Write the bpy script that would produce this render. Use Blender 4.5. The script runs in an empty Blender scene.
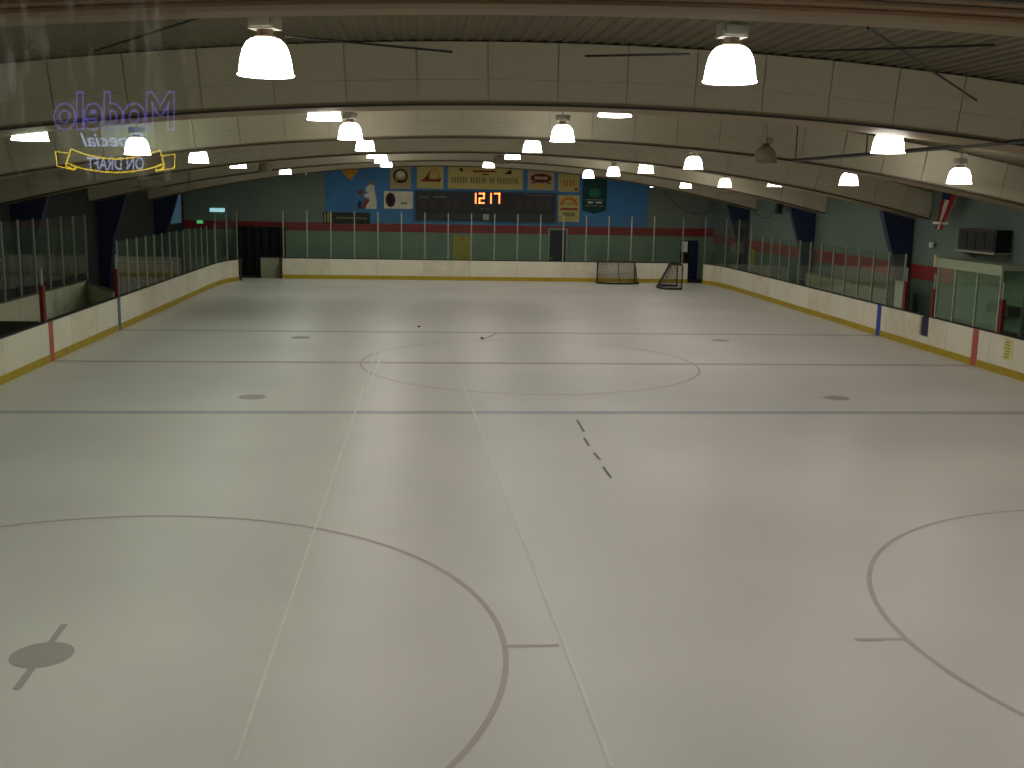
import bpy, bmesh, math, random
from mathutils import Vector, Matrix
random.seed(7)
SC = bpy.context.scene
COL = SC.collection

# ------------------------------------------------------------------ camera
CAM = Vector((-3.008, -28.5696, 4.5562)); YAW, PITCH, ROLL, FPX = .0885, .177, .0187, 1064.22
FW = Vector((math.sin(YAW)*math.cos(PITCH), math.cos(YAW)*math.cos(PITCH), -math.sin(PITCH)))
_rt = Vector((math.cos(YAW), -math.sin(YAW), 0)); _up = _rt.cross(FW)
RT = _rt*math.cos(ROLL) + _up*math.sin(ROLL); UP = -_rt*math.sin(ROLL) + _up*math.cos(ROLL)
cd = bpy.data.cameras.new('camera'); cam = bpy.data.objects.new('camera', cd); COL.objects.link(cam)
cd.sensor_width = 36; cd.lens = FPX*36/1024; cd.clip_start = .02; cd.clip_end = 300
M3 = Matrix((RT, UP, -FW)).transposed()
cam.matrix_world = Matrix.Translation(CAM) @ M3.to_4x4()
SC.camera = cam
def ray(u, v): return FW + RT*((u-512)/FPX) - UP*((v-384)/FPX)
def aty(u, v, y): d = ray(u, v); return CAM + d*((y-CAM.y)/d.y)
def atx(u, v, x): d = ray(u, v); return CAM + d*((x-CAM.x)/d.x)
def ath(u, v, z): d = ray(u, v); return CAM + d*((z-CAM.z)/d.z)

# ------------------------------------------------------------------ world, exposure
w = bpy.data.worlds.new('world'); SC.world = w; w.use_nodes = True
w.node_tree.nodes['Background'].inputs[0].default_value = (.01, .011, .012, 1)
w.node_tree.nodes['Background'].inputs[1].default_value = 1
vs = SC.view_settings
vs.view_transform = 'Standard'; vs.look = 'None'; vs.gamma = 1; vs.use_curve_mapping = False
vs.exposure = 0.08
LAMP_W = 33.0          # watts of each high bay lamp
BELL_E = 11.0          # glow of the prismatic bell

# ------------------------------------------------------------------ materials
def lin(c):
    return tuple((x/12.92 if x <= .04045 else ((x+.055)/1.055)**2.4) for x in [k/255 for k in c])
MATS = {}
def mat(name, rgb, rough=.6, var=.12, scale=3.0, metal=0, bump=0, bscale=40, spec=.4, stretch=(1, 1, 1), linear=False):
    if name in MATS: return MATS[name]
    m = bpy.data.materials.new(name); m.use_nodes = True
    nt = m.node_tree; b = nt.nodes['Principled BSDF']
    c = rgb if linear else lin(rgb)
    tc = nt.nodes.new('ShaderNodeTexCoord'); mp = nt.nodes.new('ShaderNodeMapping'); mp.inputs['Scale'].default_value = stretch
    nt.links.new(tc.outputs['Object'], mp.inputs[0])
    n = nt.nodes.new('ShaderNodeTexNoise'); n.inputs['Scale'].default_value = scale; n.inputs['Detail'].default_value = 4
    nt.links.new(mp.outputs[0], n.inputs['Vector'])
    r = nt.nodes.new('ShaderNodeValToRGB')
    r.color_ramp.elements[0].position = .3; r.color_ramp.elements[1].position = .7
    r.color_ramp.elements[0].color = (*[x*(1-var) for x in c], 1); r.color_ramp.elements[1].color = (*[min(1, x*(1+var)) for x in c], 1)
    nt.links.new(n.outputs[0], r.inputs[0]); nt.links.new(r.outputs[0], b.inputs['Base Color'])
    b.inputs['Roughness'].default_value = rough; b.inputs['Metallic'].default_value = metal
    b.inputs['Specular IOR Level'].default_value = spec
    if bump:
        n2 = nt.nodes.new('ShaderNodeTexNoise'); n2.inputs['Scale'].default_value = bscale
        nt.links.new(mp.outputs[0], n2.inputs['Vector'])
        bp = nt.nodes.new('ShaderNodeBump'); bp.inputs['Strength'].default_value = bump; bp.inputs['Distance'].default_value = .01
        nt.links.new(n2.outputs[0], bp.inputs['Height']); nt.links.new(bp.outputs[0], b.inputs['Normal'])
    MATS[name] = m; return m
def emis(name, rgb, strength, base=(.8, .8, .8)):
    if name in MATS: return MATS[name]
    m = bpy.data.materials.new(name); m.use_nodes = True
    b = m.node_tree.nodes['Principled BSDF']
    b.inputs['Base Color'].default_value = (*base, 1); b.inputs['Emission Color'].default_value = (*rgb, 1)
    b.inputs['Emission Strength'].default_value = strength; b.inputs['Roughness'].default_value = .4
    MATS[name] = m; return m
def glassmat(name, tint, gloss, rough=.03, haze=0.0, hazecol=(.5, .55, .5)):
    m = bpy.data.materials.new(name); m.use_nodes = True; nt = m.node_tree
    nt.nodes.clear(); out = nt.nodes.new('ShaderNodeOutputMaterial')
    t = nt.nodes.new('ShaderNodeBsdfTransparent'); t.inputs[0].default_value = (*tint, 1)
    g = nt.nodes.new('ShaderNodeBsdfGlossy'); g.inputs['Roughness'].default_value = rough
    fr = nt.nodes.new('ShaderNodeFresnel'); fr.inputs[0].default_value = 1.45
    mu = nt.nodes.new('ShaderNodeMath'); mu.operation = 'MULTIPLY'; mu.inputs[1].default_value = gloss; mu.use_clamp = True
    nt.links.new(fr.outputs[0], mu.inputs[0])
    mx = nt.nodes.new('ShaderNodeMixShader'); nt.links.new(mu.outputs[0], mx.inputs[0])
    nt.links.new(t.outputs[0], mx.inputs[1]); nt.links.new(g.outputs[0], mx.inputs[2])
    d = nt.nodes.new('ShaderNodeBsdfDiffuse'); d.inputs[0].default_value = (*hazecol, 1)
    m2 = nt.nodes.new('ShaderNodeMixShader')
    tc = nt.nodes.new('ShaderNodeTexCoord'); n = nt.nodes.new('ShaderNodeTexNoise'); n.inputs['Scale'].default_value = 3
    nt.links.new(tc.outputs['Object'], n.inputs['Vector'])
    m3 = nt.nodes.new('ShaderNodeMath'); m3.operation = 'MULTIPLY'; m3.inputs[1].default_value = haze*2
    nt.links.new(n.outputs[0], m3.inputs[0]); nt.links.new(m3.outputs[0], m2.inputs[0])
    nt.links.new(mx.outputs[0], m2.inputs[1]); nt.links.new(d.outputs[0], m2.inputs[2])
    nt.links.new(m2.outputs[0], out.inputs[0]); MATS[name] = m; return m

ICE = mat('ice', (203, 199, 192), .4, .05, .35, spec=.4, bump=.05, bscale=6)
RUBBER = mat('rubber_floor', (58, 58, 56), .8, .2, 2)
BOARD = mat('white_board', (222, 216, 196), .45, .05, 1.2)
BOARDB = mat('scuffed_board', (214, 206, 184), .5, .09, 2.5)
YEL = mat('yellow_kick', (170, 146, 20), .5, .1, 3)
CAPM = mat('dark_cap', (34, 34, 32), .5, .1)
GREENL = mat('green_wall_low', (112, 134, 114), .7, .08, .6)
GREENU = mat('grey_green_wall', (112, 124, 112), .75, .08, .5)
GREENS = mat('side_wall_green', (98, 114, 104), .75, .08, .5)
BLUEW = mat('blue_mural', (62, 116, 166), .7, .12, .7)
REDS = mat('red_stripe', (132, 34, 34), .6, .08)
NAVY = mat('navy_column', (26, 36, 66), .6, .1)
DECK = mat('deck_panel', (188, 180, 157), .75, .06, .8, stretch=(1, .2, 1))
DECKB = mat('roof_sheet', (104, 98, 78), .8, .08, .8)
SOFF = mat('soffit_brown', (136, 118, 90), .6, .1, .8)
BEAM = mat('beam_steel', (104, 100, 80), .7, .1, .8)
FLANGE = mat('flange_dark', (54, 52, 42), .6, .1, .8)
BROWN = mat('brown_timber', (128, 100, 68), .6, .15, 1.2, stretch=(.2, 1, 6))
DARK = mat('dark_steel', (36, 35, 33), .5, .1)
POSTM = mat('post_metal', (146, 150, 134), .45, .05, metal=.2)
GLASS = glassmat('shield_glass', (.93, .96, .93), .22, .05, .012)
BOOTHG = glassmat('booth_glass', (.82, .92, .84), .22, .05, .05, (.5, .62, .5))
GREYM = mat('galvanised', (150, 146, 132), .5, .08, metal=.3)
DARKW = mat('left_wall_shade', (46, 48, 46), .8, .2, .7)  # wall colour darkened to carry the weak light on the bench side

# ------------------------------------------------------------------ mesh helpers
class MB:
    def __init__(s): s.v = []; s.f = []
    def add(s, v, f):
        o = len(s.v); s.v += [tuple(p) for p in v]; s.f += [tuple(i+o for i in q) for q in f]; return s
    def box(s, x0, x1, y0, y1, z0, z1):
        return s.add([(x0,y0,z0),(x1,y0,z0),(x1,y1,z0),(x0,y1,z0),(x0,y0,z1),(x1,y0,z1),(x1,y1,z1),(x0,y1,z1)],
                     [(0,3,2,1),(4,5,6,7),(0,1,5,4),(1,2,6,5),(2,3,7,6),(3,0,4,7)])
    def prism(s, pts, axis, a0, a1):
        """polygon extruded along axis; pts are the two other coordinates in xyz order"""
        n = len(pts)
        def mk(p, a): return {'x': (a, p[0], p[1]), 'y': (p[0], a, p[1]), 'z': (p[0], p[1], a)}[axis]
        return s.add([mk(p, a0) for p in pts] + [mk(p, a1) for p in pts],
                     [tuple(range(n-1, -1, -1)), tuple(range(n, 2*n))] + [(i, (i+1) % n, n+(i+1) % n, n+i) for i in range(n)])
    def strip(s, lo, hi, axis, a0, a1):
        """closed band between two polylines lo/hi (same count), quads only"""
        n = len(lo)
        def mk(p, a): return {'x': (a, p[0], p[1]), 'y': (p[0], a, p[1]), 'z': (p[0], p[1], a)}[axis]
        v = [mk(p, a0) for p in lo] + [mk(p, a0) for p in hi] + [mk(p, a1) for p in lo] + [mk(p, a1) for p in hi]
        f = []
        for i in range(n-1):
            f += [(i, i+1, n+i+1, n+i), (2*n+i+1, 2*n+i, 3*n+i, 3*n+i+1), (i+1, i, 2*n+i, 2*n+i+1), (n+i, n+i+1, 3*n+i+1, 3*n+i)]
        f += [(0, n, 3*n, 2*n), (2*n-1, n-1, 3*n-1, 4*n-1)]
        return s.add(v, f)
    def lathe(s, prof, n=20, cx=0, cy=0):
        v = [(cx+r*math.cos(2*math.pi*k/n), cy+r*math.sin(2*math.pi*k/n), z) for r, z in prof for k in range(n)]
        f = [(i*n+k, i*n+(k+1) % n, (i+1)*n+(k+1) % n, (i+1)*n+k) for i in range(len(prof)-1) for k in range(n)]
        return s.add(v, f)
    def tube(s, pts, r, n=8, closed=False):
        pts = [Vector(p) for p in pts]; m = len(pts); rings = []
        for i, p in enumerate(pts):
            a = pts[(i-1) % m] if (i > 0 or closed) else p; b = pts[(i+1) % m] if (i < m-1 or closed) else p
            t = (b-a).normalized(); ref = Vector((0, 0, 1)) if abs(t.z) < .9 else Vector((1, 0, 0))
            x = t.cross(ref).normalized(); y = t.cross(x)
            rings.append([p + x*(r*math.cos(2*math.pi*k/n)) + y*(r*math.sin(2*math.pi*k/n)) for k in range(n)])
        v = [q for R_ in rings for q in R_]
        f = [(i*n+k, i*n+(k+1) % n, ((i+1) % m)*n+(k+1) % n, ((i+1) % m)*n+k) for i in range(m if closed else m-1) for k in range(n)]
        if not closed: f += [tuple(range(n-1, -1, -1)), tuple((m-1)*n+k for k in range(n))]
        return s.add(v, f)
    def mesh(s, name, m, smooth=False):
        me = bpy.data.meshes.new(name); me.from_pydata(s.v, [], s.f); me.materials.append(m)
        bm = bmesh.new(); bm.from_mesh(me); bmesh.ops.recalc_face_normals(bm, faces=bm.faces); bm.to_mesh(me); bm.free()
        if smooth:
            for p in me.polygons: p.use_smooth = True
        return me
    def obj(s, name, m, parent=None, loc=(0, 0, 0), rot=(0, 0, 0), smooth=False):
        return link(name, s.mesh(name, m, smooth), parent, loc, rot)
def link(name, me, parent=None, loc=(0, 0, 0), rot=(0, 0, 0)):
    o = bpy.data.objects.new(name, me); COL.objects.link(o)
    o.location = loc; o.rotation_euler = rot
    if parent: o.parent = parent
    return o
def tag(o, label, cat, group=None):
    o['label'] = label; o['category'] = cat
    if group: o['group'] = group
    return o
def thing(name, label, cat, loc=(0, 0, 0), rz=0, group=None):
    o = bpy.data.objects.new(name, None); COL.objects.link(o); o.location = loc; o.rotation_euler = (0, 0, rz)
    return tag(o, label, cat, group)
def struct(o, label=None):
    o['kind'] = 'structure'
    if label: o['label'] = label
    return o

# ------------------------------------------------------------------ setting
WR, WL, YE, YN = 13.45, -15.65, 30.7, -28.15     # right wall, left wall, end wall, wall with the viewing window
BR, BL, BE = 12.64, -12.61, 27.68              # faces of the dasher boards
AX = -1.0                                      # ridge of the roof
def z_beam(x): d = x-AX; return 5.79 - .0086*d*d       # underside of the arched ribs
def z_top(x): return z_beam(x) + .83                   # roof deck between the ribs
def slope(x): return math.atan(-.0172*(x-AX))

struct(MB().box(WL, WR, -36, YE+3.5, -.3, -.02).obj('floor', RUBBER), 'dark rubber flooring around the ice')
ice = struct(MB().box(BL-.03, BR+.03, -27.72, BE+.03, -.02, 0).obj('floor_ice', ICE), 'scuffed white ice sheet of the rink')
def wallbox(name, m, *b): return struct(MB().box(*b).obj(name, m))
wr = wallbox('wall_right', GREENS, WR, WR+.2, -36, YE+.2, -.02, 6.6)
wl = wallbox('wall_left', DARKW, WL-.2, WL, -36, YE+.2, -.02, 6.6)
we = wallbox('wall_end', GREENU, WL, WR, YE, YE+.2, -.02, 6.9)
MB().box(WL, WR, YE-.012, YE, -.02, 2.37).obj('lower_paint_band', GREENL, we)
MB().box(WL, WR, YE-.02, YE, 2.37, 2.82).obj('red_band', REDS, we)
MB().box(-8.13, 9.65, YE-.016, YE, 2.82, 6.8).obj('blue_mural_panel', BLUEW, we)
MB().box(WR-.015, WR, -27, YE-.03, 2.02, 2.49).obj('red_band', REDS, wr)
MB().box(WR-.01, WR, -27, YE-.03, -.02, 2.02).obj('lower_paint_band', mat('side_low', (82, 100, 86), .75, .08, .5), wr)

# roof: arched corrugated deck carried by deep panelled ribs
xs = [WL + (WR-WL)*i/40 for i in range(41)]
roof = struct(MB().strip([(x, z_top(x)+.05) for x in xs], [(x, z_top(x)+.15) for x in xs], 'y', -36, YE+.2).obj('ceiling', DECKB), 'low arched roof of dull corrugated sheet')
prof = []
pit = .2
x = WL+.01
while x < WR-pit:
    z = z_top(x)+.005
    prof += [(x, z), (x+pit*.35, z), (x+pit*.45, z+.018), (x+pit*.9, z+.018)]; x += pit
MB().strip(prof, [(p[0], z_top(p[0])+.049) for p in prof], 'y', YN+.01, YE-.01).obj('corrugated_sheet', DECKB, roof)
RIBS = [-22.15, -13.4, -4.3, 5.0, 14.0, 23.1]; RW = 1.25
def arcx(n): return [WL+.02 + (WR-WL-.04)*i/n for i in range(n+1)]
NPAN = 30
def rib(Y, where, near=False):
    t = thing('roof_rib', 'deep arched roof rib clad in dull taupe panels, '+where, 'roof rib', (0, Y, 0), 0, 'arched ribs across the hall')
    X = arcx(56)
    MB().strip([(x, z_beam(x)+.03) for x in X], [(x, z_top(x)-.005) for x in X], 'y', .02, RW).obj('core', DECK, t)
    MB().strip([(x, z_beam(x)) for x in X], [(x, z_beam(x)+.028) for x in X], 'y', -.02, RW+.02).obj('soffit', SOFF, t)
    MB().strip([(x, z_beam(x)-.03) for x in X], [(x, z_beam(x)-.001) for x in X], 'y', -.03, .03).obj('edge_angle', FLANGE, t)
    if near:
        pf = []; x = WL+.05; p_ = .055; k = 0
        while x < WR-.06:
            pf += [(x, 0), (x+p_*.4, 0), (x+p_*.5, .02), (x+p_*.9, .02)]; x += p_
        b = MB(); n = len(pf)
        b.add([(x, y, z_beam(x)+.03) for x, y in pf]+[(x, y, z_top(x)-.01) for x, y in pf], [(i, i+1, n+i+1, n+i) for i in range(n-1)])
        b.obj('corrugated_face', DECK, t)
        for k in range(3):
            MB().strip([(x, z_beam(x)-.03-.028*k) for x in X], [(x, z_beam(x)-.006-.028*k) for x in X], 'y', .04+.13*k, .15+.17*k).obj('timber_nailer', BROWN, t)
    else:
        w0 = (WR-WL-.08)/NPAN
        for h0, h1 in ((.035, .32), (.323, .82)):
            me = MB().box(-w0/2+.002, w0/2-.002, -.0, .028, h0, h1).mesh('face_panel', DECK)
            for k in range(NPAN):
                x = WL+.04+w0*(k+.5)
                link('face_panel', me, t, (x, random.uniform(-.01, -.007), z_beam(x)-.004), (0, -slope(x), 0))
    for sgn in (1, -1):
        wx = WR-.02 if sgn > 0 else WL+.02
        prj = [(1.12, min(4.42, z_beam(WR-1.12)-.035)), (.86, 3.41), (.55, 2.5), (.36, 1.0), (.33, 0)]
        MB().strip([(wx, 0), (wx, 1), (wx, 2.5), (wx, 3.41), (wx, z_beam(wx)-.035)], [(wx-sgn*p[0], p[1]) for p in prj[::-1]], 'y', 1.05, 1.35).obj('column', NAVY, t)
    return t
rib(RIBS[0], 'nearest the viewing window', True)
rib(RIBS[1], 'second from the viewing window')
rib(RIBS[2], 'third from the viewing window')
rib(RIBS[3], 'third from the scoreboard wall')
rib(RIBS[4], 'second from the scoreboard wall')
rib(RIBS[5], 'nearest the scoreboard wall')

# bracing rods and conduit
def rod(a, b, r, lab, name='brace_rod', m=DARK, cat='rod'):
    return tag(MB().tube([a, b], r).obj(name, m), lab, cat, 'bracing rods under the roof')
ZR = 6.0
rod(ath(868, 28, ZR), ath(985, 106, ZR), .014, 'dark bracing rod slanting away on the flag side')
rod(ath(795, 52, ZR-.06), ath(995, 45, ZR-.06), .012, 'dark bracing rod running level on the flag side')
rod(ath(95, 51, ZR), ath(205, 16, ZR), .013, 'dark bracing rod rising over the bench side')
rod(ath(285, 36, ZR), ath(452, 52, ZR), .012, 'dark bracing rod by the nearest lamp over the bench side')
rod(ath(585, 56, ZR), ath(690, 54, ZR), .012, 'short dark bracing rod near the ridge')
cp = thing('conduit', 'long dark conduit pipe hung lengthwise under the roof', 'pipe')
MB().tube([(5.5, -20, 5.42), (5.5, -4.35, 5.42)], .036).obj('pipe', DARK, cp)
for y in (-14.5, -8.4, -4.5): MB().box(5.49, 5.51, y-.01, y+.01, 5.42, z_top(5.5)-.005).obj('hanger', DARK, cp)

# ------------------------------------------------------------------ lines and marks on the ice
def flat(name, pts, m, z=.002):
    """flat polygon on the ice"""
    return MB().add([(p[0], p[1], z) for p in pts], [tuple(range(len(pts)))]).obj(name, m, ice)
BLUEL = mat('faded_blue', (166, 163, 170), .45, .08, 2, spec=.25)
REDL = mat('faded_red', (172, 161, 162), .45, .08, 2, spec=.25)
SCUFF = mat('ice_scuff', (216, 214, 204), .55, .05, 3, spec=.25)
CUT = mat('ice_cut', (110, 110, 104), .6, .2, 3)
def band(name, y0, y1, m): flat(name, [(BL, y0), (BR, y0), (BR, y1), (BL, y1)], m)
band('blue_line', -6.76, -6.46, BLUEL); band('blue_line', 6.28, 6.58, BLUEL); band('red_line', -.15, .15, REDL)
def ring(cx, cy, r, wd, m, n=128, name='face_off_circle', z=.003):
    v = []; f = []
    for k in range(n):
        a = 2*math.pi*k/n
        v += [(cx+(r-wd/2)*math.cos(a), cy+(r-wd/2)*math.sin(a), z), (cx+(r+wd/2)*math.cos(a), cy+(r+wd/2)*math.sin(a), z)]
    f = [(2*k, 2*k+1, 2*((k+1) % n)+1, 2*((k+1) % n)) for k in range(n)]
    return MB().add(v, f).obj(name, m, ice)
CIRC = mat('circle_line', (176, 164, 162), .45, .06, 2, spec=.25)
ring(0, 0, 4.572, .06, CIRC)
def disc(cx, cy, r, m, name='face_off_dot', z=.003): flat(name, [(cx+r*math.cos(a*.2618), cy+r*math.sin(a*.2618)) for a in range(24)], m, z)
DOTM = mat('dot_paint', (162, 154, 146), .45, .06, 2, spec=.25)
for sx in (-1, 1):
    for cy in (-18.37,):
        ring(sx*6.7, cy, 4.572, .06, CIRC)
        disc(sx*6.7, cy, .3, DOTM)
        for sd in (-1, 1):
            x0 = sx*6.7 + sd*4.6; flat('hash_mark', [(x0, cy-.03), (x0+sd*.53, cy-.03), (x0+sd*.53, cy+.03), (x0, cy+.03)], CIRC, .004)
        ta, tb_ = ath(66, 621, 0), ath(19, 684, 0); a = math.atan2(ta.y-tb_.y, ta.x-tb_.x)
        for sd in (-1, 1):
            dx, dy = math.cos(a)*sd, math.sin(a)*sd; nx, ny = -dy*.035*sd, dx*.035*sd
            c0 = (sx*6.7+dx*.3, cy+dy*.3); c1 = (sx*6.7+dx*.75, cy+dy*.75)
            flat('dot_tick', [(c0[0]-nx, c0[1]-ny), (c1[0]-nx, c1[1]-ny), (c1[0]+nx, c1[1]+ny), (c0[0]+nx, c0[1]+ny)], DOTM, .004)
    for cy in (-4.93, 4.9): disc(sx*6.7, cy, .3, DOTM)
def scratch(pa, pb, wd, m, z=.005):
    a = ath(*pa, 0); b = ath(*pb, 0); d = (b-a).normalized(); n = Vector((-d.y, d.x, 0))*wd/2
    flat('ice_scratch', [(a-n)[:2], (b-n)[:2], (b+n)[:2], (a+n)[:2]], m, z)
scratch((377, 348), (236, 760), .035, SCUFF); scratch((384, 350), (366, 392), .05, SCUFF)
scratch((458, 372), (612, 767), .04, SCUFF)
for a, b in (((577, 420), (584, 432)), ((584, 438), (589, 446)), ((594, 453), (600, 460)), ((603, 467), (611, 478))): scratch(a, b, .05, CUT)
scratch((481, 340.5), (497, 333.5), .05, CUT); scratch((820, 397), (848, 399), .05, CUT)
for i, (u, v) in enumerate(((419, 327), (482, 338.5))):
    p = ath(u, v, 0)
    tag(MB().lathe([(0, 0), (.045, 0), (.05, .008), (.05, .03), (.045, .038), (0, .038)], 16).obj('puck', DARK, None, (p.x, p.y, .001)),
        ['black rubber puck lying beyond the far blue line', 'black rubber puck beside a dark cut near centre ice'][i], 'puck', 'loose pucks')

# ------------------------------------------------------------------ dasher boards
BH = 1.07
def offs(path, d):
    out = []
    for i, p in enumerate(path):
        a = Vector(path[max(0, i-1)]); b = Vector(path[min(len(path)-1, i+1)]); t = (b-a).normalized()
        out.append((p[0]-t.y*d, p[1]+t.x*d))
    return out
def cut(path, L):
    """split a polyline into runs about L long"""
    runs = []; cur = [path[0]]; acc = 0; i = 1; p = Vector(path[0])
    while i < len(path):
        q = Vector(path[i]); d = (q-p).length
        if acc+d >= L-1e-6:
            p = p + (q-p)*((L-acc)/d) if d > 0 else q
            cur.append(tuple(p)); runs.append(cur); cur = [tuple(p)]; acc = 0
            if (q-p).length < 1e-6: i += 1
        else: acc += d; cur.append(tuple(q)); p = q; i += 1
    if len(cur) > 1:
        if acc < .5 and runs: runs[-1] += cur[1:]
        else: runs.append(cur)
    return runs
def panelmesh(run, z0, z1, d0, d1, m, name, gap=.006):
    a = Vector(run[0]); b = Vector(run[1]); a2 = a+(b-a).normalized()*gap
    c = Vector(run[-1]); e = Vector(run[-2]); c2 = c+(e-c).normalized()*gap
    run = [tuple(a2)]+list(run[1:-1])+[tuple(c2)]
    i_, o_ = offs(run, d0), offs(run, d1); n = len(run)
    return MB().strip(i_, o_, 'z', z0, z1).mesh(name, m)
def boards(path, side, label, L=2.44):
    """path runs with the outside of the rink at +d (left of travel) when side=1"""
    t = thing('dasher_boards', label, 'rink boards', (0, 0, 0), 0, 'boards around the ice')
    for k, run in enumerate(cut(path, L)):
        p = link('board_panel', panelmesh(run, .0, BH-.03, 0, .1*side, BOARD if k % 3 else BOARDB, 'board_panel'), t)
        link('kick_strip', panelmesh(run, .0, .2, -.012*side, -.0005*side, YEL, 'kick_strip', .002), p)
        link('cap_rail', panelmesh(run, BH-.028, BH+.01, -.01*side, .12*side, CAPM, 'cap_rail', 0), p)
    return t
RC = [(BR, 23.0), (12.6, 24.6), (12.5, 25.7), (12.32, 26.6), (12.06, 27.3)]
LC = [(BL, 21.5), (-12.58, 23.0), (-12.45, 24.5), (-12.25, 25.4), (-12.05, 26.0)]
GY0, GY1 = 2.85, 3.42
tR = boards([(BR, GY1), (BR, 8), (BR, 16)] + RC, -1, 'white dasher boards with yellow kick strip and blue stripe on the flag side')
tR2 = boards([(BR, -27.6), (BR, -14), (BR, GY0)], -1, 'white dasher boards with red stripe and yellow notice in front of the scorer booth')
g = thing('gate', 'low dark gate recessed between white boards near the scorer booth', 'gate')
MB().box(BR+.06, BR+.1, GY0, GY1, .42, BH-.1).obj('dark_gate_leaf', mat('gate_dark', (40, 38, 66), .6), g)
MB().box(BR, BR+.1, GY0+.004, GY1-.004, 0, .42).obj('sill_panel', BOARD, g)
MB().box(BR-.012, BR-.001, GY0, GY1, 0, .2).obj('kick_strip', YEL, g)
tL = boards([(BL, -27.6), (BL, -10), (BL, 8)] + LC, 1, 'white dasher boards with yellow kick strip along the bench side')
tE = boards([(-10.1, BE), (0, BE), (11.33, BE)], 1, 'white dasher boards with yellow kick strip below the scoreboard wall')
RP = mat('red_board_stripe', (176, 84, 70), .5, .06); BP = mat('blue_board_stripe', (40, 62, 158), .5, .06); BPL = mat('blue_board_stripe_dull', (78, 100, 116), .5, .06)
MB().box(BR-.014, BR-.001, -.15, .15, .0, BH-.03).obj('red_stripe', RP, tR2)
MB().box(BR-.014, BR-.001, 6.27, 6.57, .0, BH-.03).obj('blue_stripe', BP, tR)
MB().box(BL+.001, BL+.014, -.15, .15, .0, BH-.03).obj('red_stripe', RP, tL)
MB().box(BL+.001, BL+.014, 6.27, 6.57, .0, BH-.03).obj('blue_stripe', BPL, tL)
n_ = thing('board_notice', 'faded yellow notice stuck on the white boards near the red stripe', 'notice', (BR-.002, -1.68, .42))
MB().box(-.006, 0, -.27, .2, 0, .58).obj('sheet', mat('notice_pale', (214, 206, 150), .6), n_)
for k in range(6): MB().box(-.009, -.006, -.12+.02*(k % 2), .14-.03*(k % 3), .06+.08*k, .1+.08*k).obj('print_line', mat('notice_print', (168, 152, 40), .6), n_)
# end posts of the open gateways
tag(MB().box(-12.03, -11.93, 26.03, 26.17, 0, 1.1).obj('gate_post', mat('rust_dark', (70, 46, 32), .7)), 'rusty dark post where the bench side boards end', 'post', 'gateway posts')
tag(MB().box(-10.25, -10.12, 27.6, 27.78, 0, 1.1).obj('gate_post', MATS['rust_dark']), 'rusty dark post where the scoreboard end boards begin', 'post', 'gateway posts')
gl = thing('gate_leaf', 'pale gate leaf swung open behind the corner gateway', 'gate', (-10.3, 28.05, -.02))
MB().box(-.95, 0, 0, .06, .0, 1.05).obj('panel', mat('gate_pale', (150, 150, 126), .6), gl)
MB().box(-.95, 0, -.01, .07, 1.05, 1.1).obj('cap_rail', CAPM, gl)

# ------------------------------------------------------------------ glass shields
def shield(path, top, label, sp=1.22, base=BH, m=GLASS, group='glass shields above the boards', d=.05, th=.012, pr=.028):
    t = thing('glass_shield', label, 'glass shield', (0, 0, 0), 0, group)
    runs = cut(path, sp)
    pm = MB().box(-pr, pr, -pr*.9, pr*.9, base+.01, top).mesh('post', POSTM)
    for k, run in enumerate(runs):
        a, b = Vector(run[0]), Vector(run[-1]); ang = math.atan2(b.y-a.y, b.x-a.x); L = (b-a).length
        c = (a+b)/2; n = Vector((-math.sin(ang), math.cos(ang)))*d
        pa = MB().box(-L/2+pr, L/2-pr, -th/2, th/2, base+.015, top-.04).mesh('glass_pane', m)
        link('glass_pane', pa, t, (c.x+n.x, c.y+n.y, 0), (0, 0, ang))
        link('post', pm, t, (a.x+n.x, a.y+n.y, 0), (0, 0, ang))
        if k == len(runs)-1: link('post', pm, t, (b.x+n.x, b.y+n.y, 0), (0, 0, ang))
    return t
shield([(-10.02, BE), (11.0, BE)], 3.5, 'tall glass shield with pale posts below the scoreboard wall', 1.215)
shield([(BR, 21.3), RC[0], RC[1], RC[2], RC[3], RC[4]], 3.5, 'tall glass shield around the rink corner beside the goals', 1.9, d=-.05)
shield([(BR, 4.85), (BR, 21.2)], 2.87, 'glass shield with pale posts along the flag side boards', d=-.05)
shield([(BL, 6.65), (BL, 12), LC[0], LC[1]], 2.85, 'glass shield with pale posts along the bench side boards')
shield([(-12.57, 23.1), LC[2], LC[3], LC[4]], 3.4, 'tall glass shield at the corner gateway', 1.8)
# ---------------------------------------------------------------- bench box on the left
bb = thing('player_box', 'open player box with pale back wall behind the bench side boards', 'player box')
PALE = mat('pale_panel', (196, 196, 168), .6, .06)
for k in range(10):
    MB().box(-14.7, -14.62, -14.5+2.44*k+.006, -14.5+2.44*(k+1)-.006, 0, 1.28).obj('back_panel', PALE, bb)
MB().box(-14.73, -14.58, -14.5, 9.92, 1.281, 1.32).obj('top_rail', mat('rail_grey', (96, 96, 84), .6), bb)
p0, p1 = Vector((-14.6, 9.93)), Vector((-12.8, 6.6))
def slab(a, b, z0, z1, th, name, m, par):
    ang = math.atan2(b.y-a.y, b.x-a.x); L = (b-a).length; c = (a+b)/2
    return MB().box(-L/2, L/2, -th/2, th/2, z0, z1).obj(name, m, par, (c.x, c.y, 0), (0, 0, ang))
slab(p0, p1, 0, 1.2, .08, 'end_panel', PALE, bb); slab(p0, p1, 1.2, 1.24, .12, 'top_rail', MATS['rail_grey'], bb)
MB().box(-14.35, -13.9, -14, 8.3, .42, .47).obj('bench_seat', mat('bench_wood', (92, 84, 64), .7), bb)
for k in range(8): MB().box(-14.3, -13.95, -13.8+3.1*k, -13.72+3.1*k, 0, .42).obj('bench_leg', DARK, bb)
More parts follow.
